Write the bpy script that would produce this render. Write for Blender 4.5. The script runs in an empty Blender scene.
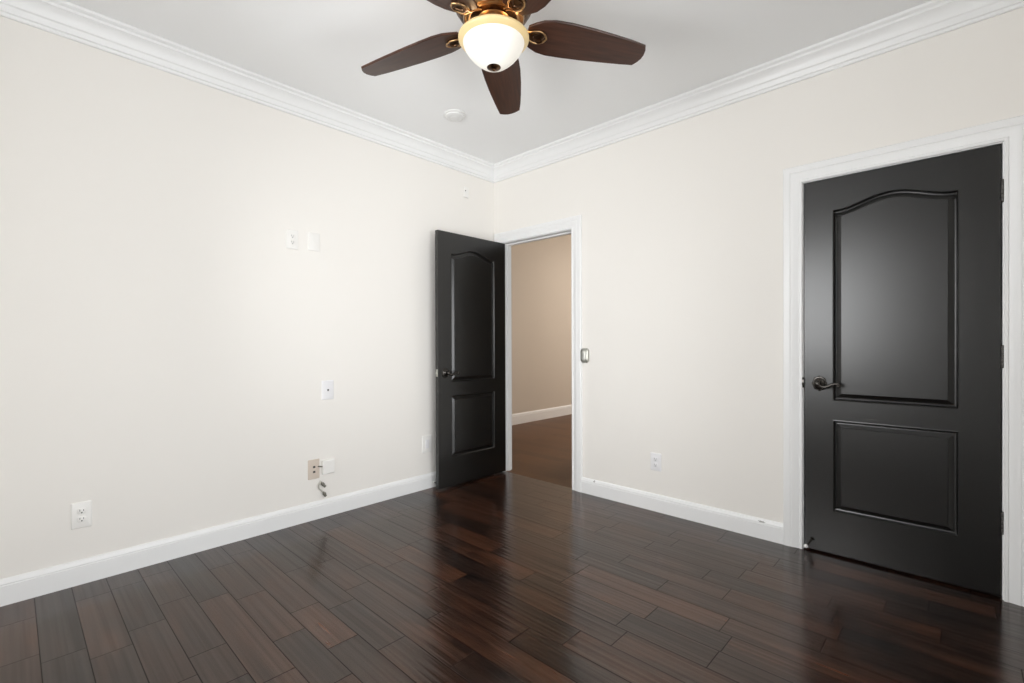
import bpy, bmesh, math, random
from mathutils import Vector, Matrix
PI = math.pi
S = bpy.context.scene
COL = S.collection

# ------------------------------------------------------------------ camera, world, lights, exposure
cam_d = bpy.data.cameras.new('camera')
cam = bpy.data.objects.new('camera', cam_d); COL.objects.link(cam)
cam_d.sensor_fit = 'HORIZONTAL'; cam_d.sensor_width = 36.0
cam_d.lens = 36.0 * 474.71 / 1024
cam_d.clip_start = 0.02
cam_d.shift_y = 3.34 / 1024
yaw, pitch, roll = 0.7568, -0.0040, -0.0034
fw = Vector((-math.sin(yaw) * math.cos(pitch), math.cos(yaw) * math.cos(pitch), math.sin(pitch)))
rt = Vector((math.cos(yaw), math.sin(yaw), 0)); up = rt.cross(fw)
rt, up = rt * math.cos(roll) + up * math.sin(roll), up * math.cos(roll) - rt * math.sin(roll)
cam.matrix_world = Matrix(((rt.x, up.x, -fw.x, 3.0762), (rt.y, up.y, -fw.y, -3.0267), (rt.z, up.z, -fw.z, 1.15), (0, 0, 0, 1)))
S.camera = cam

world = bpy.data.worlds.new('sky'); S.world = world; world.use_nodes = True
bg = world.node_tree.nodes['Background']
bg.inputs[0].default_value = (0.80, 0.90, 1.0, 1); bg.inputs[1].default_value = 1.0

S.view_settings.view_transform = 'Standard'
S.view_settings.look = 'None'
S.view_settings.gamma = 1.0
S.view_settings.use_curve_mapping = False
S.view_settings.exposure = 0.25


def area(name, loc, rot, sx, sy, power, color=(1, 1, 1), spread=180):
    d = bpy.data.lights.new(name, 'AREA'); d.shape = 'RECTANGLE'
    d.size = sx; d.size_y = sy; d.energy = power; d.color = color; d.spread = math.radians(spread)
    o = bpy.data.objects.new(name, d); COL.objects.link(o); o.location = loc; o.rotation_euler = rot
    return o


# daylight outside the rear window, added side fill, a ceiling lamp in the hall
area('window_daylight_rear', (1.66, -3.56, 1.53), (PI / 2, 0, 0), 1.5, 1.40, 60, (1.0, 1.0, 0.995))
area('added_side_fill', (3.62, -2.05, 1.12), (PI / 2, 0, PI / 2), 2.0, 2.1, 64, (1.0, 1.0, 0.995))  # added light from an unseen side, brightens the left wall
area('hall_lamp_light', (0.75, 3.6, 3.22), (0, 0, 0), 1.4, 1.4, 67, (1.0, 0.94, 0.87))

# ------------------------------------------------------------------ sizes (metres)
RX, RY, CEIL, HCEIL, WT = 3.40, -3.35, 2.730, 3.30, 0.100
D1 = (0.112, 0.864, 2.036)      # hall doorway: x from, x to, head height
D2 = (2.443, 3.2125, 2.030)      # closet doorway

# ------------------------------------------------------------------ materials
def principled(name, color, rough=0.5, metal=0.0, spec=0.5, coat=0.0, tint=(1, 1, 1)):
    m = bpy.data.materials.new(name); m.use_nodes = True
    b = m.node_tree.nodes['Principled BSDF']
    b.inputs['Base Color'].default_value = (*color, 1)
    b.inputs['Roughness'].default_value = rough
    b.inputs['Metallic'].default_value = metal
    b.inputs['Specular IOR Level'].default_value = spec
    b.inputs['Coat Weight'].default_value = coat
    b.inputs['Specular Tint'].default_value = (*tint, 1)
    return m


class NT:
    def __init__(self, m): self.t = m.node_tree; self.n = self.t.nodes; self.l = self.t.links
    def node(self, kind, **kw):
        x = self.n.new(kind)
        for k, v in kw.items(): setattr(x, k, v)
        return x
    def put(self, sock, v):
        if hasattr(v, 'links') or isinstance(v, bpy.types.NodeSocket): self.l.new(v, sock)
        else: sock.default_value = v
    def math(self, op, a, b=0.0, c=0.0, clamp=False):
        x = self.node('ShaderNodeMath', operation=op, use_clamp=clamp)
        self.put(x.inputs[0], a); self.put(x.inputs[1], b); self.put(x.inputs[2], c)
        return x.outputs[0]
    def xyz(self, v):
        x = self.node('ShaderNodeSeparateXYZ'); self.l.new(v, x.inputs[0]); return x.outputs
    def vec(self, a, b, c):
        x = self.node('ShaderNodeCombineXYZ')
        for i, v in enumerate((a, b, c)): self.put(x.inputs[i], v)
        return x.outputs[0]
    def noise(self, v, scale, detail=2.0, rough=0.5):
        x = self.node('ShaderNodeTexNoise'); self.l.new(v, x.inputs['Vector'])
        x.inputs['Scale'].default_value = scale; x.inputs['Detail'].default_value = detail
        x.inputs['Roughness'].default_value = rough
        return x.outputs['Fac']
    def white(self, v):
        x = self.node('ShaderNodeTexWhiteNoise', noise_dimensions='3D'); self.l.new(v, x.inputs['Vector'])
        return x.outputs['Value']
    def ramp(self, f, stops):
        x = self.node('ShaderNodeValToRGB'); self.l.new(f, x.inputs[0])
        e = x.color_ramp.elements
        while len(e) < len(stops): e.new(0.5)
        for i, (p, c) in enumerate(stops): e[i].position = p; e[i].color = (*c, 1)
        return x.outputs[0]
    def mix(self, f, a, b, mode='MIX'):
        x = self.node('ShaderNodeMix', data_type='RGBA', blend_type=mode)
        self.put(x.inputs['Factor'], f); self.put(x.inputs['A'], a); self.put(x.inputs['B'], b)
        return x.outputs['Result']
    def bump(self, h, strength, dist, normal=None):
        x = self.node('ShaderNodeBump'); self.l.new(h, x.inputs['Height'])
        x.inputs['Strength'].default_value = strength; x.inputs['Distance'].default_value = dist
        if normal is not None: self.l.new(normal, x.inputs['Normal'])
        return x.outputs['Normal']


def plaster(name, color, rough=0.65, scale=140, strength=0.05):
    m = principled(name, color, rough, spec=0.3)
    t = NT(m); b = t.n['Principled BSDF']
    co = t.node('ShaderNodeTexCoord').outputs['Object']
    f = t.noise(co, scale, 3)
    t.l.new(t.bump(f, strength, 0.002), b.inputs['Normal'])
    return m


def floor_material():
    m = principled('dark_hardwood', (0.03, 0.015, 0.01), 0.25, spec=0.43, tint=(1.0, 0.87, 0.77))
    t = NT(m); b = t.n['Principled BSDF']
    X, Y, Z = t.xyz(t.node('ShaderNodeTexCoord').outputs['Object'])
    BW = 0.1240
    yy = t.math('DIVIDE', t.math('ADD', Y, 2.955), BW)
    row = t.math('FLOOR', yy)
    fy = t.math('SUBTRACT', yy, row)
    r1 = t.white(t.vec(row, 3.7, 1.3)); r2 = t.white(t.vec(row, 9.1, 5.2))
    L = t.math('ADD', t.math('MULTIPLY', r2, 0.38), 0.34)
    xx = t.math('DIVIDE', t.math('ADD', X, t.math('MULTIPLY', r1, 3.0)), L)
    k0 = t.math('FLOOR', xx)
    # every joint is moved by up to a third of a board so that lengths vary within a row
    fx0 = t.math('SUBTRACT', xx, k0)
    j0 = t.math('MULTIPLY', t.white(t.vec(row, k0, 7.7)), 0.45)
    before = t.math('LESS_THAN', fx0, j0)
    k = t.math('SUBTRACT', k0, before)
    j1 = t.math('MULTIPLY', t.white(t.vec(row, t.math('ADD', k0, 1.0), 7.7)), 0.45)
    dj0 = t.math('MULTIPLY', t.math('ABSOLUTE', t.math('SUBTRACT', fx0, j0)), L)
    dj1 = t.math('MULTIPLY', t.math('ABSOLUTE', t.math('SUBTRACT', t.math('ADD', j1, 1.0), fx0)), L)
    dx = t.math('MINIMUM', dj0, dj1)
    dy = t.math('MULTIPLY', t.math('MINIMUM', fy, t.math('SUBTRACT', 1.0, fy)), BW)
    d = t.math('MINIMUM', dx, dy)
    ida = t.white(t.vec(row, k, 2.1)); idb = t.white(t.vec(row, k, 8.4))
    # grain: streaks along the boards, shifted for every board
    gv = t.vec(t.math('MULTIPLY', X, 1.6), t.math('MULTIPLY', Y, 26.0), t.math('MULTIPLY', ida, 40.0))
    g = t.noise(gv, 1.5, 5, 0.6)
    pv = t.vec(t.math('MULTIPLY', X, 2.2), t.math('MULTIPLY', Y, 7.0), t.math('MULTIPLY', idb, 31.0))
    patch = t.noise(pv, 1.6, 3, 0.55)
    tone = t.math('ADD', t.math('ADD', t.math('MULTIPLY', ida, 0.46), 0.10), t.math('MULTIPLY', t.math('SUBTRACT', patch, 0.5), 0.95), clamp=False)
    tone = t.math('ADD', tone, t.math('MULTIPLY', t.math('SUBTRACT', g, 0.5), 0.75))
    col = t.ramp(tone, [(0.0, (0.006, 0.0040, 0.0037)), (0.28, (0.021, 0.0098, 0.0066)),
                        (0.62, (0.056, 0.0215, 0.0112)), (1.0, (0.105, 0.039, 0.0170))])
    # ripple sheen put into colour and specular as fine streaks along each board
    sv = t.vec(t.math('MULTIPLY', X, 0.9), t.math('MULTIPLY', Y, 62.0), t.math('MULTIPLY', ida, 23.0))
    streak = t.math('MULTIPLY_ADD', t.math('SUBTRACT', t.noise(sv, 1.0, 2, 0.5), 0.5), 2.6, 0.5, clamp=True)
    sm = t.math('ADD', 0.76, t.math('MULTIPLY', streak, 0.44))
    col = t.mix(1.0, col, t.vec(sm, sm, sm), 'MULTIPLY')
    seam = t.math('SUBTRACT', 1.0, t.math('DIVIDE', d, 0.0030), clamp=True)
    col = t.mix(t.math('MULTIPLY', seam, 0.95), col, (0.004, 0.003, 0.003, 1))
    t.l.new(col, b.inputs['Base Color'])
    t.l.new(t.math('MULTIPLY', t.math('ADD', 0.49, t.math('MULTIPLY', streak, 0.26)), t.math('SUBTRACT', 1.0, seam)), b.inputs['Specular IOR Level'])
    rough = t.math('ADD', 0.13, t.math('MULTIPLY', g, 0.10))
    t.l.new(rough, b.inputs['Roughness'])
    # hand scraped ripples along the boards, eased board edges
    rv = t.vec(t.math('MULTIPLY', X, 1.1), t.math('MULTIPLY', Y, 46.0), t.math('MULTIPLY', ida, 17.0))
    rip = t.noise(rv, 1.0, 2, 0.5)
    edge = t.math('MINIMUM', d, 0.004)
    h = t.math('ADD', t.math('MULTIPLY', rip, 0.0024), t.math('MULTIPLY', edge, 0.14))
    t.l.new(t.bump(h, 0.45, 1.0), b.inputs['Normal'])
    return m


def hall_floor_material():
    m = principled('brown_hall_laminate', (0.10, 0.045, 0.018), 0.36, spec=0.14)
    t = NT(m); b = t.n['Principled BSDF']
    X, Y, Z = t.xyz(t.node('ShaderNodeTexCoord').outputs['Object'])
    row = t.math('FLOOR', t.math('DIVIDE', Y, 0.124))
    a = t.white(t.vec(row, t.math('FLOOR', t.math('ADD', t.math('DIVIDE', X, 0.7), t.math('MULTIPLY', t.white(t.vec(row, 1.0, 2.0)), 5.0))), 3.0))
    g = t.noise(t.vec(t.math('MULTIPLY', X, 1.6), t.math('MULTIPLY', Y, 24.0), t.math('MULTIPLY', a, 30.0)), 1.5, 4, 0.6)
    f = t.math('ADD', t.math('MULTIPLY', a, 0.35), t.math('MULTIPLY', g, 0.6))
    t.l.new(t.ramp(f, [(0.1, (0.074, 0.031, 0.011)), (0.9, (0.150, 0.067, 0.025))]), b.inputs['Base Color'])
    return m


def blade_wood():
    m = principled('walnut_blade', (0.05, 0.02, 0.012), 0.35)
    t = NT(m); b = t.n['Principled BSDF']
    X, Y, Z = t.xyz(t.node('ShaderNodeTexCoord').outputs['Object'])
    g = t.noise(t.vec(t.math('MULTIPLY', X, 3.0), t.math('MULTIPLY', Y, 45.0), Z), 1.6, 4, 0.6)
    c = t.ramp(g, [(0.25, (0.022, 0.009, 0.006)), (0.75, (0.075, 0.030, 0.017))])
    t.l.new(c, b.inputs['Base Color'])
    return m


def bronze():
    m = principled('antique_bronze', (0.18, 0.09, 0.04), 0.34, metal=1.0)
    t = NT(m); b = t.n['Principled BSDF']
    co = t.node('ShaderNodeTexCoord').outputs['Object']
    c = t.ramp(t.noise(co, 28, 4, 0.6), [(0.35, (0.030, 0.014, 0.008)), (0.68, (0.20, 0.105, 0.048))])
    t.l.new(c, b.inputs['Base Color'])
    return m


def scuffed_paint(name, color, spots):
    """white enamel with a few dark scuffs (x, half length, z, half height) on the top edge"""
    m = principled(name, color, 0.38)
    t = NT(m); b = t.n['Principled BSDF']
    X, Y, Z = t.xyz(t.node('ShaderNodeTexCoord').outputs['Object'])
    tot = None
    for (x, hx, z, hz) in spots:
        a = t.math('POWER', t.math('DIVIDE', t.math('SUBTRACT', X, x), hx), 2.0)
        c = t.math('POWER', t.math('DIVIDE', t.math('SUBTRACT', Z, z), hz), 2.0)
        s = t.math('LESS_THAN', t.math('ADD', a, c), 1.0)
        tot = s if tot is None else t.math('MAXIMUM', tot, s)
    n = t.noise(t.vec(X, Y, Z), 160, 2)
    tot = t.math('MULTIPLY', tot, t.math('GREATER_THAN', n, 0.42))
    t.l.new(t.mix(tot, (*color, 1), (0.22, 0.21, 0.19, 1)), b.inputs['Base Color'])
    return m


def glowing(name, base, emit, strength, rough=0.35):
    m = principled(name, base, rough)
    b = m.node_tree.nodes['Principled BSDF']
    b.inputs['Emission Color'].default_value = (*emit, 1)
    b.inputs['Emission Strength'].default_value = strength
    return m


def thin_glass():
    m = bpy.data.materials.new('window_glass'); m.use_nodes = True
    t = NT(m); t.n.remove(t.n['Principled BSDF'])
    tr = t.node('ShaderNodeBsdfTransparent'); gl = t.node('ShaderNodeBsdfGlossy'); gl.inputs['Roughness'].default_value = 0.02
    fr = t.node('ShaderNodeFresnel'); fr.inputs['IOR'].default_value = 1.45
    mx = t.node('ShaderNodeMixShader')
    t.l.new(fr.outputs[0], mx.inputs[0]); t.l.new(tr.outputs[0], mx.inputs[1]); t.l.new(gl.outputs[0], mx.inputs[2])
    t.l.new(mx.outputs[0], t.n['Material Output'].inputs[0])
    return m


M = dict(
    wall=plaster('cream_wall_paint', (0.875, 0.848, 0.806)),
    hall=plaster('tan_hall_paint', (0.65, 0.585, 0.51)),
    ceil=plaster('white_ceiling_paint', (0.93, 0.935, 0.935), scale=90),
    trim=principled('white_trim_enamel', (0.885, 0.888, 0.886), 0.38),
    base=scuffed_paint('white_baseboard_enamel', (0.885, 0.888, 0.886),
                       [(1.075, 0.007, 0.106, 0.007), (2.232, 0.020, 0.1005, 0.0045)]),
    floor=floor_material(), hallfloor=hall_floor_material(),
    door=principled('black_door_paint', (0.0045, 0.0044, 0.0040), 0.30, spec=0.72),
    blackmetal=principled('dark_bronze_hardware', (0.065, 0.060, 0.055), 0.24, metal=0.85),
    hinge=principled('blackened_hinge_metal', (0.10, 0.095, 0.09), 0.4, metal=0.9),
    nickel=principled('satin_nickel', (0.46, 0.46, 0.42), 0.33, metal=0.9),
    silver=principled('pale_silver_plastic', (0.74, 0.74, 0.69), 0.3, metal=0.3),
    chrome=principled('bright_latch_metal', (0.85, 0.82, 0.75), 0.15, metal=1.0),
    plate=principled('white_plastic_plate', (0.88, 0.865, 0.835), 0.4),
    plate2=principled('cool_white_plastic', (0.85, 0.845, 0.86), 0.4),
    detector=principled('off_white_detector_plastic', (0.80, 0.80, 0.79), 0.5),
    beige=principled('almond_plastic', (0.66, 0.57, 0.49), 0.45),
    dark=principled('dark_slot', (0.05, 0.048, 0.045), 0.6),
    grey=principled('grey_connector', (0.20, 0.19, 0.16), 0.4, metal=0.4),
    cable=principled('pale_cable_jacket', (0.55, 0.53, 0.48), 0.5),
    rubber=principled('white_rubber', (0.85, 0.85, 0.83), 0.5),
    darkbronze=principled('dark_bronze', (0.10, 0.055, 0.03), 0.35, metal=1.0),
    blade=blade_wood(), bronze=bronze(),
    gold=principled('antique_gold', (0.50, 0.31, 0.15), 0.32, metal=1.0),
    bowl=glowing('lit_frosted_glass', (0.60, 0.58, 0.54), (1.0, 0.93, 0.80), 0.30),
    lip=glowing('amber_glass_lip', (0.62, 0.48, 0.25), (1.0, 0.70, 0.30), 0.13),
    glass=thin_glass(), led=principled('dark_lens', (0.05, 0.05, 0.05), 0.3),
)


# ------------------------------------------------------------------ helpers
def finish(name, bm, mat, parent=None, loc=(0, 0, 0), smooth=None, bevel=0.0, rot=(0, 0, 0)):
    bmesh.ops.recalc_face_normals(bm, faces=bm.faces)
    me = bpy.data.meshes.new(name); bm.to_mesh(me); bm.free()
    if mat is not None: me.materials.append(mat)
    o = bpy.data.objects.new(name, me); COL.objects.link(o)
    o.location = loc; o.rotation_euler = rot
    if parent is not None: o.parent = parent
    if bevel:
        b = o.modifiers.new('bevel', 'BEVEL'); b.width = bevel; b.segments = 2; b.limit_method = 'ANGLE'
        b.angle_limit = math.radians(40)
    if smooth is not None:
        me.polygons.foreach_set('use_smooth', [True] * len(me.polygons))
        try: me.set_sharp_from_angle(angle=math.radians(smooth))
        except Exception: pass
    return o


def tag(o, label, cat=None, kind=None, group=None):
    o['label'] = label
    if cat: o['category'] = cat
    if kind: o['kind'] = kind
    if group: o['group'] = group
    return o


def struct(o, label, cat): return tag(o, label, cat, 'structure')


def empty(name, loc, rz=0.0):
    o = bpy.data.objects.new(name, None); COL.objects.link(o); o.empty_display_size = 0.05
    o.location = loc; o.rotation_euler = (0, 0, rz); return o


def box(bm, x0, x1, y0, y1, z0, z1):
    v = [bm.verts.new(p) for p in ((x0, y0, z0), (x1, y0, z0), (x1, y1, z0), (x0, y1, z0),
                                   (x0, y0, z1), (x1, y0, z1), (x1, y1, z1), (x0, y1, z1))]
    for f in ((0, 3, 2, 1), (4, 5, 6, 7), (0, 1, 5, 4), (1, 2, 6, 5), (2, 3, 7, 6), (3, 0, 4, 7)):
        bm.faces.new([v[i] for i in f])


def boxes(*bs):
    bm = bmesh.new()
    for b in bs: box(bm, *b)
    return bm


def loft(bm, rings, closed_ring=True, cap=True):
    vs = [[bm.verts.new(p) for p in r] for r in rings]
    n = len(vs[0])
    for a, b in zip(vs, vs[1:]):
        for i in range(n if closed_ring else n - 1):
            j = (i + 1) % n
            bm.faces.new((a[i], a[j], b[j], b[i]))
    if cap:
        bm.faces.new(list(reversed(vs[0]))); bm.faces.new(vs[-1])
    return vs


def lathe(bm, prof, n=48, axis='Z', c=(0, 0, 0), cap=False, squash=1.0):
    """profile of (radius, height) spun about an axis"""
    rings = []
    for r, h in prof:
        ring = []
        for i in range(n):
            a = 2 * PI * i / n
            p = (max(r, 1e-5) * math.cos(a), max(r, 1e-5) * math.sin(a) * squash, h)
            if axis == 'Y': p = (p[0], h, p[1])
            if axis == 'X': p = (h, p[0], p[1])
            ring.append((p[0] + c[0], p[1] + c[1], p[2] + c[2]))
        rings.append(ring)
    loft(bm, rings, True, cap)


def tube(bm, pts, rad, n=12):
    """round bar through points, one radius per point"""
    P = [Vector(p) for p in pts]; rings = []
    if not hasattr(rad, '__len__'): rad = [rad] * len(P)
    up = Vector((0.13, 0.21, 0.97)).normalized()
    for i, p in enumerate(P):
        t = (P[min(i + 1, len(P) - 1)] - P[max(i - 1, 0)]).normalized()
        a = t.cross(up)
        if a.length < 1e-3: a = t.cross(Vector((1, 0, 0)))
        a.normalize(); b = t.cross(a)
        rings.append([p + (a * math.cos(2 * PI * k / n) + b * math.sin(2 * PI * k / n)) * rad[i] for k in range(n)])
    loft(bm, rings)


def smooth_path(pts, k=6):
    P = [Vector(p) for p in pts]; out = []
    for i in range(len(P) - 1):
        p0 = P[max(i - 1, 0)]; p1 = P[i]; p2 = P[i + 1]; p3 = P[min(i + 2, len(P) - 1)]
        for j in range(k):
            t = j / k
            out.append(0.5 * ((2 * p1) + (p2 - p0) * t + (2 * p0 - 5 * p1 + 4 * p2 - p3) * t * t
                              + (3 * p1 - p0 - 3 * p2 + p3) * t ** 3))
    out.append(P[-1]); return out


def sphere(bm, c, r, seg=16, scale=(1, 1, 1)):
    bmesh.ops.create_uvsphere(bm, u_segments=seg, v_segments=seg // 2, radius=r,
                              matrix=Matrix.Translation(c) @ Matrix.Diagonal((*scale, 1)))


def rounded_rect(w, h, r, n=6):
    pts = []
    for cx_, cz_, a0 in ((w / 2 - r, h / 2 - r, 0), (-w / 2 + r, h / 2 - r, 90), (-w / 2 + r, -h / 2 + r, 180), (w / 2 - r, -h / 2 + r, 270)):
        for i in range(n + 1):
            a = math.radians(a0 + 90 * i / n); pts.append((cx_ + r * math.cos(a), cz_ + r * math.sin(a)))
    return pts


def slab_face(bm, outline_fn, layers):
    """stack of outlines (list of (x,z)) each at depth y; closed front and back"""
    loft(bm, [[(x, y, z) for x, z in outline_fn(s)] for s, y in layers])


# ------------------------------------------------------------------ room shell
struct(finish('floor', boxes((-WT, RX + 0.12, RY - 0.12, 0.02, -0.10, 0.0), (1.75, RX + 0.12, 0.02, 0.82, -0.10, 0.0)), M['floor']),
       'dark brown glossy hardwood plank floor of the bedroom', 'floor')
struct(finish('floor_hall', boxes((-1.60, 1.75, 0.02, 5.2, -0.10, 0.0)), M['hallfloor']),
       'plainer mid brown wood floor of the hall beyond the doorway', 'floor')
struct(finish('wall_hall_blocker', boxes((0.40, 1.65, 1.05, 1.15, 0, HCEIL)), M['hall']), 'added tan partition keeping the hall nook dark, out of sight from the bedroom', 'wall')  # added unseen partition, darkens what the open door reflects
struct(finish('ceiling', boxes((-WT, RX + 0.12, RY - 0.12, WT, CEIL, CEIL + 0.10)), M['ceil']),
       'flat white painted bedroom ceiling', 'ceiling')
struct(finish('wall_left', boxes((-WT, 0, RY, WT, 0, CEIL)), M['wall']),
       'plain cream wall with small outlets, behind the open black door', 'wall')
struct(finish('wall_right', boxes((0, D1[0] - 0.018, 0, WT, 0, CEIL), (D1[0] - 0.018, D1[1] + 0.018, 0, WT, D1[2] + 0.018, CEIL),
                                  (D1[1] + 0.018, D2[0] - 0.018, 0, WT, 0, CEIL),
                                  (D2[0] - 0.018, D2[1] + 0.018, 0, WT, D2[2] + 0.018, CEIL),
                                  (D2[1] + 0.018, RX, 0, WT, 0, CEIL)), M['wall']),
       'cream wall holding the hall doorway and the closed black door', 'wall')
W1 = (0.95, 2.38, 0.88, 2.18)       # rear window x from/to, z from/to
W2 = (-3.00, -1.10, 0.14, 2.10)     # added side window y from/to, z from/to
struct(finish('wall_rear', boxes((0, W1[0], RY - 0.12, RY, 0, CEIL), (W1[1], RX, RY - 0.12, RY, 0, CEIL),
                                 (W1[0], W1[1], RY - 0.12, RY, 0, W1[2]), (W1[0], W1[1], RY - 0.12, RY, W1[3], CEIL)), M['wall']),
       'cream wall with a window behind the viewer', 'wall')
struct(finish('wall_side', boxes((RX, RX + 0.12, RY, W2[0], 0, CEIL), (RX, RX + 0.12, W2[1], WT, 0, CEIL),
                                 (RX, RX + 0.12, W2[0], W2[1], 0, W2[2]), (RX, RX + 0.12, W2[0], W2[1], W2[3], CEIL)), M['wall']),
       'cream wall with an added window opening facing the outlet wall', 'wall')
# the hall beyond the doorway
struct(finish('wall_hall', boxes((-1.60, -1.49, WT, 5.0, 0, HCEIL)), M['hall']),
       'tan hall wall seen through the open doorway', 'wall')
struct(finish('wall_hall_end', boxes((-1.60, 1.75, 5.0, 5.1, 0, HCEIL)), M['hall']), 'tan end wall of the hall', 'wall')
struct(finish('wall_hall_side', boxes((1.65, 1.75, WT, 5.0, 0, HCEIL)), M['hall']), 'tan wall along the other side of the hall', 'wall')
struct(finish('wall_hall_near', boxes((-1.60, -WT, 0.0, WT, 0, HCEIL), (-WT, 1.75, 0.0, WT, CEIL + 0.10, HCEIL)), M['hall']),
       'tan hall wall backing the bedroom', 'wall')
struct(finish('ceiling_hall', boxes((-1.60, 1.75, 0.0, 5.1, HCEIL, HCEIL + 0.1)), M['ceil']), 'white hall ceiling', 'ceiling')
struct(finish('wall_closet', boxes((1.75, RX + 0.12, 0.70, 0.80, 0, CEIL), (RX, RX + 0.12, WT, 0.70, 0, CEIL),
                                   (1.75, RX + 0.12, WT, 0.80, CEIL, CEIL + 0.1)), M['wall']),
       'closet shell behind the closed black door', 'wall')

BASE_P = [(0.0, 0.0), (0.016, 0.0), (0.016, 0.086), (0.0135, 0.089), (0.0135, 0.092), (0.0145, 0.095), (0.0115, 0.105), (0.006, 0.113), (0.0, 0.116)]
HALL_P = [(0.0, 0.0), (0.016, 0.0), (0.016, 0.115), (0.011, 0.121), (0.014, 0.128), (0.009, 0.145), (0.0, 0.152)]
CROWN_P = [(0.0, 0.0), (0.0, -0.131), (0.010, -0.131), (0.013, -0.126), (0.013, -0.116), (0.020, -0.112), (0.024, -0.100), (0.027, -0.088),
           (0.033, -0.082), (0.036, -0.070), (0.045, -0.054), (0.057, -0.042), (0.064, -0.036), (0.070, -0.034), (0.071, -0.022),
           (0.078, -0.018), (0.084, -0.012), (0.085, 0.0)]


def run(name, prof, path, z, mat):
    """moulding swept along points on the wall line; each point is (x, y, nx, ny), the offset direction with its mitre length"""
    bm = bmesh.new()
    loft(bm, [[(x + nx * d, y + ny * d, z + h) for d, h in prof] for x, y, nx, ny in path])
    return finish(name, bm, mat, smooth=25)


struct(run('trim_1', CROWN_P, [(0, RY, 1, 1), (0, 0, 1, -1), (RX, 0, -1, -1)], CEIL, M['trim']),
       'white stepped crown moulding along the top of both cream walls', 'crown moulding')
struct(run('trim_2', CROWN_P, [(RX, 0, -1, -1), (RX, RY, -1, 1), (0, RY, 1, 1)], CEIL, M['trim']),
       'white crown moulding behind the viewer', 'crown moulding')
struct(run('baseboard_left', BASE_P, [(0, RY, 1, 0), (0, 0, 1, 0)], 0, M['trim']),
       'white baseboard under the outlets on the plain cream wall', 'baseboard')
struct(run('baseboard_right', BASE_P, [(D1[1] + 0.0970, 0, 0, -1), (D2[0] - 0.0970, 0, 0, -1)], 0, M['base']),
       'white scuffed baseboard between the hall doorway and the closed black door', 'baseboard')
struct(run('baseboard_rear', BASE_P, [(RX, RY, 0, 1), (0.017, RY, 0, 1)], 0, M['trim']), 'white baseboard behind the viewer', 'baseboard')
struct(run('baseboard_side', BASE_P, [(RX, -0.03, -1, 0), (RX, RY + 0.017, -1, 0)], 0, M['trim']), 'white baseboard beside the viewer', 'baseboard')
struct(run('baseboard_hall', HALL_P, [(-1.49, WT, 1, 0), (-1.49, 5.0, 1, 0)], 0, M['trim']),
       'white baseboard of the tan hall wall seen through the doorway', 'baseboard')

CASE_P = [(0.0, 0.0), (0.0, 0.011), (0.003, 0.013), (0.012, 0.013), (0.016, 0.009), (0.020, 0.011), (0.036, 0.013), (0.040, 0.015), (0.052, 0.017),
          (0.056, 0.015), (0.060, 0.018), (0.078, 0.019), (0.088, 0.019), (0.093, 0.014), (0.093, 0.0)]


def casing(name, d, face_y, sgn):
    x0, x1, zh = d; x0 -= 0.004; x1 += 0.004; zh += 0.004
    bm = bmesh.new()
    loft(bm, [[(x0 - w, face_y + sgn * t, 0) for w, t in CASE_P], [(x0 - w, face_y + sgn * t, zh + w) for w, t in CASE_P],
              [(x1 + w, face_y + sgn * t, zh + w) for w, t in CASE_P], [(x1 + w, face_y + sgn * t, 0) for w, t in CASE_P]])
    return finish(name, bm, M['trim'], smooth=25)


struct(casing('trim_3', D1, 0.0, -1), 'white fluted casing round the hall doorway', 'door casing')
struct(casing('trim_4', D1, WT, 1), 'white casing on the hall side of the doorway', 'door casing')
struct(casing('trim_5', D2, 0.0, -1), 'white fluted casing round the closed black door', 'door casing')


def jamb(name, d, stop_y):
    x0, x1, zh = d; t = 0.018
    return finish(name, boxes((x0 - t, x0, 0.0, WT, 0, zh + t), (x1, x1 + t, 0.0, WT, 0, zh + t), (x0, x1, 0.0, WT, zh, zh + t),
                              (x0, x0 + 0.011, stop_y, stop_y + 0.035, 0, zh), (x1 - 0.011, x1, stop_y, stop_y + 0.035, 0, zh),
                              (x0 + 0.011, x1 - 0.011, stop_y, stop_y + 0.035, zh - 0.011, zh)), M['trim'])


j1 = jamb('trim_6', D1, 0.050)
struct(j1, 'white jamb lining the open hall doorway', 'door jamb')
o = finish('strike_plate', boxes((D1[1] - 0.0015, D1[1] + 0.0005, 0.012, 0.042, 0.885, 0.945)), M['nickel'], j1, bevel=0.0006)
tag(o, 'pale metal strike plate')
j2 = jamb('trim_7', D2, 0.050)
struct(j2, 'white jamb lining the closed black door', 'door jamb')
bm = bmesh.new()      # curved lip of the strike plate beside the closed door's handle
pts = [(D2[0] + 0.001, -0.002 - 0.010 * math.sin(PI * (i / 10)), 0.925 + 0.028 * math.cos(PI * (i / 10))) for i in range(11)]
loft(bm, [[(x - 0.010, y, z), (x + 0.003, y, z), (x + 0.003, y + 0.004, z), (x - 0.010, y + 0.004, z)] for x, y, z in pts])
tag(finish('strike_plate', bm, M['blackmetal'], j2), 'dark curved strike plate lip')


# ------------------------------------------------------------------ doors
def offset_loop(pts, d):
    n = len(pts); out = []
    for i in range(n):
        p0 = Vector(pts[i - 1]); p1 = Vector(pts[i]); p2 = Vector(pts[(i + 1) % n])
        e1 = (p1 - p0).normalized(); e2 = (p2 - p1).normalized()
        n1 = Vector((-e1.y, e1.x)); n2 = Vector((-e2.y, e2.x))
        m = n1 + n2; m = m / max(m.dot(m) / 2, 0.3)
        out.append((p1.x + m.x * d, p1.y + m.y * d))
    return out


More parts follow.
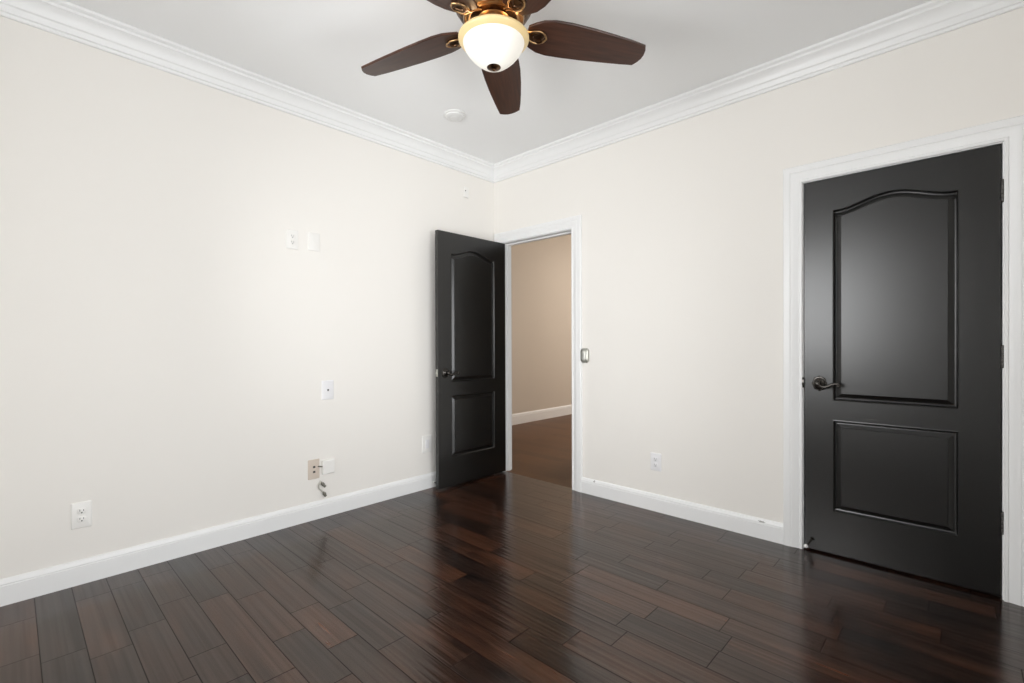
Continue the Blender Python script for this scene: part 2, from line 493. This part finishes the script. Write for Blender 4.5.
def panel_loop(x0, x1, z0, z1, rise=0.0):
    """counter-clockwise outline; the top edge bows up in an eyebrow arch"""
    top = []
    N = 40 if rise else 1
    for i in range(N + 1):
        u = 1 - i / N
        z = z1
        if rise:
            s = min(max((u - 0.06) / 0.88, 0), 1)
            z = z1 + rise * (0.5 - 0.5 * math.cos(2 * PI * s)) ** 0.8
        top.append((x0 + (x1 - x0) * u, z))
    return [(x0, z0), (x1, z0)] + top


PANEL_RINGS = [(0.0, 0.0), (0.004, -0.0008), (0.008, 0.004), (0.011, 0.0130), (0.016, 0.0145), (0.020, 0.0135), (0.038, 0.0040), (0.040, 0.0)]


def door_slab(name, W, H, T, parent, insets=(0.13, 0.135)):
    """moulded two panel slab; local x from 0 to W, front y=0, back y=T"""
    bm = bmesh.new()
    loops = [panel_loop(insets[0], W - insets[1], 0.822, 1.845, 0.052), panel_loop(insets[0], W - insets[1], 0.226, 0.720)]
    for front in (True, False):
        def Y(t): return t if front else T - t
        edges = []
        rect = [bm.verts.new((x, Y(0), z)) for x, z in ((0, 0), (W, 0), (W, H), (0, H))]
        edges += [bm.edges.new((rect[i], rect[(i + 1) % 4])) for i in range(4)]
        for lp in loops:
            vs = None
            for d, t in PANEL_RINGS:
                nv = [bm.verts.new((x, Y(t), z)) for x, z in offset_loop(lp, d)]
                if vs is None:
                    edges += [bm.edges.new((nv[i], nv[(i + 1) % len(nv)])) for i in range(len(nv))]
                else:
                    for i in range(len(nv)):
                        j = (i + 1) % len(nv); bm.faces.new((vs[i], vs[j], nv[j], nv[i]))
                vs = nv
            bm.faces.new(vs)
        bmesh.ops.triangle_fill(bm, use_beauty=True, use_dissolve=False, edges=edges)
        if front: fr = rect
        else: bk = rect
    for i in range(4):
        j = (i + 1) % 4; bm.faces.new((fr[i], fr[j], bk[j], bk[i]))
    return finish(name, bm, M['door'], parent, smooth=7)


def lever_handle(parent, u, z, face, side, towards):
    """scalloped rosette with a wave lever; face is local y of the door face, side -1/+1 the way it stands off, towards +1/-1 along x"""
    bm = bmesh.new()
    n = 96
    def ring(r, y, sc): return [((r * (1 + sc * math.cos(8 * 2 * PI * i / n))) * math.cos(2 * PI * i / n) + u, face + side * y,
                                 (r * (1 + sc * math.cos(8 * 2 * PI * i / n))) * math.sin(2 * PI * i / n) * 1.18 + z) for i in range(n)]
    loft(bm, [ring(0.033, 0.0, 0.035), ring(0.034, 0.004, 0.035), ring(0.031, 0.007, 0.03), ring(0.027, 0.0075, 0.0), ring(0.0255, 0.011, 0.0),
              ring(0.021, 0.0125, 0.0), ring(0.016, 0.018, 0.0), ring(0.0125, 0.022, 0.0), ring(0.0115, 0.040, 0.0), ring(0.0135, 0.046, 0.0),
              ring(0.012, 0.056, 0.0), ring(0.005, 0.061, 0.0)])
    h = finish('handle', bm, M['blackmetal'], parent, smooth=35)
    tag(h, 'dark metal lever handle on a scalloped plate')
    bm = bmesh.new(); s = towards; y = face + side * 0.050
    pts = smooth_path([(u, y, z + 0.002), (u + s * 0.012, y, z - 0.010), (u + s * 0.030, y, z - 0.016), (u + s * 0.050, y, z - 0.008),
                       (u + s * 0.070, y, z + 0.002), (u + s * 0.088, y, z + 0.004), (u + s * 0.098, y, z - 0.002), (u + s * 0.096, y, z - 0.010),
                       (u + s * 0.088, y, z - 0.009)], 6)
    k = len(pts)
    tube(bm, pts, [0.0095 - 0.0035 * (i / k) for i in range(k)], 12)
    sphere(bm, (u + s * 0.090, y, z - 0.005), 0.0075, 16)
    finish('lever', bm, M['blackmetal'], h, smooth=50)
    return h


def hinge(parent, u, y, z, leaf_dir):
    bm = bmesh.new()
    for i in range(5):
        z0 = z - 0.045 + i * 0.018
        lathe(bm, [(0.0, z0 + 0.0004), (0.0062, z0 + 0.0004), (0.0066, z0 + 0.001), (0.0066, z0 + 0.017), (0.0062, z0 + 0.0176), (0, z0 + 0.0176)], 16, c=(u, y, 0))
    lathe(bm, [(0, z + 0.045), (0.005, z + 0.045), (0.0055, z + 0.048), (0.003, z + 0.051), (0, z + 0.0515)], 16, c=(u, y, 0))
    lathe(bm, [(0, z - 0.0515), (0.003, z - 0.051), (0.0055, z - 0.048), (0.005, z - 0.045), (0, z - 0.045)], 16, c=(u, y, 0))
    box(bm, u - 0.001, u + 0.0012, y, y + 0.020, z - 0.044, z + 0.044)
    return finish('hinge', bm, M['hinge'], parent, smooth=40)


def stop_part(parent, base, tip, wall_n):
    """rigid door stop: a round foot, a thin rod and a white tip"""
    b = Vector(base); t = Vector(tip); bm = bmesh.new()
    d = (t - b).normalized()
    tube(bm, [b, b + d * 0.004], 0.011, 16); tube(bm, [b + d * 0.004, t], 0.0042, 12)
    o = finish('door_stop', bm, M['blackmetal'], parent, smooth=40)
    tag(o, 'small dark door stop')
    bm = bmesh.new(); sphere(bm, t, 0.0105, 16)
    tag(finish('stop_tip', bm, M['rubber'], o, smooth=60), 'white rubber tip')
    return o


# closed door on the right wall
W = 0.7615
d2 = empty('door_2', (D2[0] + 0.004, 0.004, 0.012))
struct(d2, 'closed black two-panel arched door with lever handle, in the white casing', 'door')
door_slab('door_panel', W, 2.0155, 0.035, d2)
lever_handle(d2, 0.072, 0.912, 0.0, -1, 1)
for z in (1.805, 1.070, 0.330): hinge(d2, W + 0.004, -0.004, z, 1)
stop_part(d2, (0.038, 0.0, 0.056), (0.016, -0.045, 0.022), None)

# open door swung against the left wall
W1D = 0.738
d1 = empty('door_1', (D1[0] + 0.001, -0.012, 0.017), math.radians(-90.5))
struct(d1, 'open black two-panel arched door standing beside the hall doorway', 'door')
door_slab('door_panel', W1D, 2.010, 0.035, d1, (0.130, 0.125))
lever_handle(d1, W1D - 0.064, 0.900, 0.035, 1, -1)
lever_handle(d1, W1D - 0.064, 0.900, 0.0, -1, -1)
for z in (1.79, 1.06, 0.32): hinge(d1, -0.003, -0.006, z, 1)
bm = boxes((W1D - 0.0005, W1D + 0.0012, 0.006, 0.029, 0.872, 0.930), (W1D, W1D + 0.008, 0.011, 0.024, 0.892, 0.910))
tag(finish('latch_plate', bm, M['nickel'], d1, bevel=0.0008), 'pale metal latch plate')
stop_part(d1, (W1D - 0.030, 0.0, 0.030), (W1D - 0.030, -0.068, 0.030), None)


# ------------------------------------------------------------------ rear window and added side window
def window(name, label, w, z0, z1, loc, rz):
    """local x along the wall, local y through the wall towards outside, frame set into the opening"""
    r = empty(name, loc, rz); struct(r, label, 'window')
    f = 0.045; hw = w / 2
    finish('frame', boxes((-hw, -hw + f, 0.03, 0.09, z0, z1), (hw - f, hw, 0.03, 0.09, z0, z1), (-hw + f, hw - f, 0.03, 0.09, z0, z0 + f),
                          (-hw + f, hw - f, 0.03, 0.09, z1 - f, z1), (-0.02, 0.02, 0.035, 0.085, z0 + f, z1 - f)), M['trim'], r)
    for a, b in ((-hw + f, -0.02), (0.02, hw - f)):
        finish('pane', boxes((a, b, 0.058, 0.062, z0 + f, z1 - f)), M['glass'], r)
    finish('sill', boxes((-hw - 0.03, hw + 0.03, -0.035, 0.0, z0 - 0.022, z0), (-hw, hw, 0.0, 0.03, z0 - 0.0, z0 + 0.004)), M['trim'], r, bevel=0.003)
    return r


window('window_1', 'white framed two-pane window behind the viewer', W1[1] - W1[0], W1[2], W1[3], ((W1[0] + W1[1]) / 2, RY, 0), PI)

window('added_window_2', 'added white framed two-pane window letting light onto the outlet wall', W2[1] - W2[0], W2[2], W2[3], (RX, (W2[0] + W2[1]) / 2, 0), -PI / 2)  # added unseen window for the side light on the left wall


# ------------------------------------------------------------------ ceiling fan
FC = (1.645, -1.617)
ZB = 2.479
fan = empty('ceiling_fan', (FC[0], FC[1], CEIL))
tag(fan, 'bronze ceiling fan with five dark wood blades and lit glass bowl', 'ceiling fan')
dz = ZB - CEIL
# housing hugging the ceiling
bm = bmesh.new()
lathe(bm, [(0.0, 0.0), (0.105, 0.0), (0.108, -0.010), (0.096, -0.030), (0.092, -0.050), (0.130, -0.062), (0.158, -0.080), (0.166, -0.110), (0.168, -0.150),
           (0.162, -0.172), (0.150, -0.182), (0.152, -0.188), (0.142, -0.202), (0.120, -0.214), (0.085, -0.220), (0.0, -0.221)], 64)
finish('motor_housing', bm, M['bronze'], fan, smooth=30)
bm = bmesh.new()      # gold collar of the lamp below the motor
lathe(bm, [(0.0, -0.215), (0.064, -0.216), (0.070, -0.219), (0.066, -0.223), (0.058, -0.226), (0.056, -0.234), (0.062, -0.238), (0.070, -0.246), (0.074, -0.262),
           (0.068, -0.274), (0.100, -0.282), (0.138, -0.288), (0.142, -0.292), (0.140, -0.297), (0.0, -0.296)], 64)
tag(finish('lamp_collar', bm, M['gold'], fan, smooth=30), 'gold collar above the glass bowl')
bm = bmesh.new()      # gold rings on the underside of the motor
lathe(bm, [(0.098, -0.214), (0.100, -0.222), (0.106, -0.225), (0.112, -0.222), (0.114, -0.220), (0.118, -0.223), (0.125, -0.222), (0.129, -0.214), (0.130, -0.206), (0.098, -0.206)], 64)
tag(finish('motor_ring', bm, M['gold'], fan, smooth=30), 'gold ring under the motor')
ZR = -0.298
bm = bmesh.new()      # flared amber lip of the bowl
lathe(bm, [(0.134, ZR + 0.006), (0.145, ZR + 0.006), (0.149, ZR + 0.002), (0.149, ZR - 0.004), (0.146, ZR - 0.009), (0.138, ZR - 0.013), (0.131, ZR - 0.020),
           (0.127, ZR - 0.020), (0.131, ZR - 0.008), (0.134, ZR + 0.006)], 72)
lip = finish('bowl_lip', bm, M['lip'], fan, smooth=50)
tag(lip, 'amber rim of the glass bowl')
bm = bmesh.new()
pr = [(0.1305, ZR - 0.016), (0.128, ZR - 0.025), (0.121, ZR - 0.041), (0.110, ZR - 0.058), (0.096, ZR - 0.075), (0.079, ZR - 0.091), (0.060, ZR - 0.106), (0.040, ZR - 0.117), (0.019, ZR - 0.123), (0.0, ZR - 0.124)]
lathe(bm, pr, 72)
tag(finish('lamp_bowl', bm, M['bowl'], fan, smooth=60), 'glowing white glass bowl')
zb = ZR - 0.118
bm = bmesh.new()
lathe(bm, [(0.0, zb + 0.008), (0.024, zb + 0.008), (0.030, zb + 0.003), (0.0295, zb - 0.002), (0.022, zb - 0.007), (0.013, zb - 0.009), (0.007, zb - 0.011), (0.0068, zb - 0.014),
           (0.004, zb - 0.017), (0.0, zb - 0.018)], 32)
tag(finish('finial', bm, M['bronze'], fan, smooth=40), 'bronze finial under the bowl')
# lamplight escaping above the rim of the bowl onto the bronze
ld = bpy.data.lights.new('fan_bulb', 'POINT'); ld.energy = 0.25; ld.color = (1.0, 0.72, 0.42); ld.shadow_soft_size = 0.03
for a in (0.4, 2.5, 4.6):
    lo = bpy.data.objects.new('fan_bulb', ld); COL.objects.link(lo)
    lo.location = (FC[0] + 0.118 * math.cos(a), FC[1] + 0.118 * math.sin(a), CEIL - 0.258)


def blade_outline():
    up = [(0.145, 0.054), (0.170, 0.070), (0.205, 0.087), (0.250, 0.094), (0.320, 0.092), (0.420, 0.085), (0.520, 0.075), (0.600, 0.066), (0.660, 0.058)]
    tip = [(0.675, 0.037), (0.684, 0.015), (0.686, -0.006), (0.682, -0.031), (0.671, -0.054)]
    lo = [(0.600, -0.066), (0.520, -0.075), (0.420, -0.084), (0.320, -0.089), (0.250, -0.087), (0.205, -0.076), (0.172, -0.058), (0.145, -0.038)]
    return up + tip + lo


def make_blade(ang):
    out = blade_outline(); T = 0.0105
    bm = bmesh.new()
    ins = [(x + (0.002 if x < 0.3 else -0.002 if x > 0.6 else 0), y * 0.975) for x, y in out]
    loft(bm, [[(x, y, 0) for x, y in ins], [(x, y, 0.002) for x, y in out], [(x, y, T - 0.002) for x, y in out], [(x, y, T) for x, y in ins]])
    b = finish('blade', bm, M['blade'], fan, (0, 0, dz), smooth=30)
    b.rotation_euler = (Matrix.Rotation(ang, 4, 'Z') @ Matrix.Rotation(math.radians(3.0), 4, 'Y') @ Matrix.Rotation(math.radians(-12), 4, 'X')).to_euler()
    # iron: arm from the motor, forked end and a triangular medallion on the underside of the blade
    bm = bmesh.new()
    for s in (-1, 1):
        tube(bm, smooth_path([(0.085, s * 0.006, 0.034), (0.105, s * 0.008, 0.026), (0.130, s * 0.011, 0.010), (0.150, s * 0.017, -0.004), (0.172, s * 0.027, -0.007),
                              (0.196, s * 0.030, -0.006), (0.220, s * 0.018, -0.006), (0.231, 0.0, -0.006)], 5), 0.0042, 10)
    ir = finish('blade_iron', bm, M['gold'], b, smooth=50)
    tag(ir, 'gold forked arm carrying the blade')
    bm = bmesh.new()
    def tri(r, y):
        pts = []
        for i in range(36):
            a = 2 * PI * i / 36
            rr = r * (1 - 0.16 * math.cos(3 * a))
            pts.append((0.194 + rr * math.cos(a) * 1.05, rr * math.sin(a), y))
        return pts
    loft(bm, [tri(0.030, 0.0), tri(0.030, -0.006), tri(0.027, -0.009), tri(0.022, -0.010), tri(0.018, -0.008), tri(0.016, -0.003), tri(0.010, -0.002), tri(0.003, -0.002)])
    tag(finish('medallion', bm, M['darkbronze'], b, smooth=40), 'bronze rosette under the blade root')
    return b


for k in range(5):
    make_blade(2.227 + k * 2 * PI / 5)

# ------------------------------------------------------------------ smoke detector
sd = empty('smoke_detector', (0.535, -0.906, CEIL))
tag(sd, 'round white smoke detector on the ceiling beyond the fan', 'smoke detector')
bm = bmesh.new()
lathe(bm, [(0, 0), (0.076, 0), (0.077, -0.004), (0.075, -0.008), (0.070, -0.009), (0, -0.009)], 48)
finish('base', bm, M['detector'], sd, smooth=35)
bm = bmesh.new()
lathe(bm, [(0, -0.009), (0.066, -0.009), (0.067, -0.015), (0.065, -0.021), (0.058, -0.025), (0.042, -0.027), (0.040, -0.0255), (0.032, -0.0255), (0.030, -0.028), (0, -0.029)], 48)
finish('cover', bm, M['detector'], sd, smooth=35)


# ------------------------------------------------------------------ wall plates; local x along the wall, local -y out of the wall
def plate_mesh(w, h, t=0.006):
    bm = bmesh.new()
    loft(bm, [[(x, y, z) for x, z in rounded_rect(w - 2 * s, h - 2 * s, 0.004)] for s, y in ((0, 0), (0, -t * 0.45), (0.0015, -t * 0.85), (0.004, -t))])
    return bm


def wall_thing(name, loc, rz, label, cat): return tag(empty(name, loc, rz), label, cat)


def receptacle(parent, z, mat, t=0.006):
    bm = bmesh.new()
    loft(bm, [[(x, y, z + zz) for x, zz in rounded_rect(0.034 - 2 * s, 0.028 - 2 * s, 0.009)] for s, y in ((0, -t + 0.001), (0, -t - 0.0018), (0.001, -t - 0.0024))])
    r = finish('socket', bm, mat, parent, smooth=30)
    bm = boxes((-0.0078, -0.0056, -t - 0.0030, -t - 0.002, z - 0.001, z + 0.0085), (0.0056, 0.0078, -t - 0.0030, -t - 0.002, z - 0.001, z + 0.0075))
    lathe(bm, [(0, -t - 0.002), (0.003, -t - 0.002), (0.003, -t - 0.003), (0, -t - 0.003)], 14, 'Y', c=(0, 0, z - 0.0075))
    tag(finish('slot', bm, M['dark'], r), 'dark socket slots')


def outlet(loc, rz, label, pm, w=0.074, h=0.120):
    o = wall_thing('wall_outlet', loc, rz, label, 'outlet')
    finish('cover_plate', plate_mesh(w, h), pm, o, smooth=30)
    receptacle(o, 0.0195, pm); receptacle(o, -0.0195, pm)
    bm = bmesh.new(); lathe(bm, [(0, -0.006), (0.003, -0.006), (0.0028, -0.0072), (0, -0.0075)], 14, 'Y')
    finish('screw', bm, pm, o, smooth=40)
    return o


LW = PI / 2         # out of the left wall is +x
outlet((0, -2.792, 0.330), LW, 'white outlet low on the cream wall, apart from all other plates', M['plate'], 0.076, 0.124)
outlet((0, -1.794, 1.810), LW, 'white outlet high on the cream wall beside a blank plate', M['plate'])
outlet((1.566, 0, 0.335), 0, 'white outlet low on the wall between the two black doors', M['plate2'], 0.078, 0.120)
e = wall_thing('rocker_plate', (0, -0.758, 0.352), LW, 'white plate with a rectangular insert, low beside the open black door edge', 'wall plate')
finish('cover_plate', plate_mesh(0.090, 0.132), M['plate'], e, smooth=30)
bm = bmesh.new()
loft(bm, [[(x, y, zz) for x, zz in rounded_rect(0.034 - 2 * q, 0.068 - 2 * q, 0.003)] for q, y in ((0, -0.005), (0, -0.0082), (0.0015, -0.0090))])
finish('insert', bm, M['plate2'], e, smooth=30)

b = wall_thing('blank_plate', (0, -1.655, 1.815), LW, 'blank white plate high on the wall beside an outlet', 'wall plate')
finish('cover_plate', plate_mesh(0.076, 0.118), M['plate'], b, smooth=30)
for z in (0.042, -0.042):
    bm = bmesh.new(); lathe(bm, [(0, -0.0058), (0.003, -0.0058), (0.0028, -0.0070), (0, -0.0073)], 14, 'Y', c=(0, 0, z))
    finish('screw', bm, M['plate'], b, smooth=40)

c = wall_thing('cable_plate', (0, -1.567, 0.840), LW, 'white cable plate with one dark centre hole, at waist height', 'wall plate')
finish('cover_plate', plate_mesh(0.082, 0.128), M['plate2'], c, smooth=30)
bm = bmesh.new()
lathe(bm, [(0, -0.005), (0.010, -0.005), (0.010, -0.009), (0.0075, -0.010), (0.0065, -0.007), (0, -0.007)], 24, 'Y')
s = finish('cable_socket', bm, M['plate2'], c, smooth=40)
bm = bmesh.new(); lathe(bm, [(0, -0.007), (0.0062, -0.007), (0.0062, -0.0082), (0, -0.0084)], 18, 'Y')
tag(finish('hole', bm, M['dark'], s), 'dark centre hole')
for z in (0.046, -0.046):
    bm = bmesh.new(); lathe(bm, [(0, -0.0058), (0.003, -0.0058), (0.0028, -0.0070), (0, -0.0073)], 14, 'Y', c=(0, 0, z))
    finish('screw', bm, M['plate2'], c, smooth=40)

g = wall_thing('phone_plate', (0, -1.664, 0.328), LW, 'almond beige plate with two dark sockets beside a white box', 'wall plate')
finish('cover_plate', plate_mesh(0.076, 0.128), M['beige'], g, smooth=30)
for z in (0.016, -0.016):
    bm = bmesh.new()
    loft(bm, [[(x, y, z + zz) for x, zz in rounded_rect(0.022 - 2 * q, 0.020 - 2 * q, 0.003)] for q, y in ((0, -0.005), (0, -0.008), (0.001, -0.0085))])
    s = finish('socket', bm, M['beige'], g, smooth=30)
    tag(finish('hole', boxes((-0.0075, 0.0075, -0.0093, -0.0080, z - 0.0065, z + 0.0065)), M['dark'], s), 'dark socket hole')

w = wall_thing('junction_box', (0, -1.570, 0.330), LW, 'small white surface box beside the beige plate', 'junction box')
finish('body', boxes((-0.042, 0.042, -0.020, 0, -0.047, 0.047)), M['plate'], w, bevel=0.005)
finish('lid', boxes((-0.038, 0.038, -0.0235, -0.0195, -0.043, 0.043)), M['plate'], w, bevel=0.003)
bm = bmesh.new()
tube(bm, smooth_path([(-0.040, -0.012, 0.008), (-0.050, -0.016, 0.010), (-0.060, -0.015, 0.012), (-0.068, -0.008, 0.013)], 5), 0.0042, 10)
tag(finish('connector', bm, M['grey'], w, smooth=50), 'grey plug lead running to the beige plate')

k = wall_thing('loose_cable', (0, -1.615, 0.190), LW, 'loose cable end with grey connectors hanging below the beige plate', 'cable')
bm = bmesh.new()
tube(bm, smooth_path([(-0.004, 0.004, 0.052), (-0.010, -0.014, 0.048), (-0.022, -0.020, 0.030), (-0.020, -0.018, 0.008), (-0.002, -0.018, -0.010), (0.008, -0.018, -0.028)], 6), 0.0042, 10)
finish('jacket', bm, M['cable'], k, smooth=50)
for p0, p1 in (((-0.008, -0.016, 0.048), (0.018, -0.024, 0.014)), ((0.006, -0.018, -0.018), (0.022, -0.022, -0.050))):
    bm = bmesh.new(); a = Vector(p0); d = Vector(p1) - a
    tube(bm, [a, a + d * 0.25, a + d * 0.28, a + d * 0.62, a + d * 0.66, a + d], [0.006, 0.007, 0.011, 0.011, 0.008, 0.0085], 12)
    tag(finish('connector', bm, M['grey'], k, smooth=30), 'grey cable connector')

z = wall_thing('wall_sensor', (0, -0.340, 2.437), LW, 'tiny white sensor high on the wall above the open door', 'sensor')
finish('body', boxes((-0.026, 0.026, -0.012, 0, -0.045, 0.045)), M['plate'], z, bevel=0.004)
bm = bmesh.new(); lathe(bm, [(0, -0.011), (0.006, -0.011), (0.005, -0.0135), (0, -0.014)], 16, 'Y', c=(-0.012, 0, 0.012))
finish('lens', bm, M['led'], z, smooth=40)

t = wall_thing('wall_control', (0.990, 0, 1.052), 0, 'small rounded silver wall control beside the hall doorway casing', 'wall control')
bm = bmesh.new()
loft(bm, [[(x, y, zz) for x, zz in rounded_rect(0.072 - 2 * q, 0.112 - 2 * q, 0.026 - q * 0.5)] for q, y in ((0, 0), (0, -0.012), (0.002, -0.017), (0.006, -0.020))])
finish('body', bm, M['nickel'], t, smooth=40)
bm = bmesh.new()
loft(bm, [[(x, y, zz) for x, zz in rounded_rect(0.036 - 2 * q, 0.076 - 2 * q, 0.016 - q * 0.5)] for q, y in ((0, -0.018), (0, -0.024), (0.004, -0.029), (0.010, -0.031))])
tag(finish('face', bm, M['silver'], t, smooth=50), 'pale face of the control')
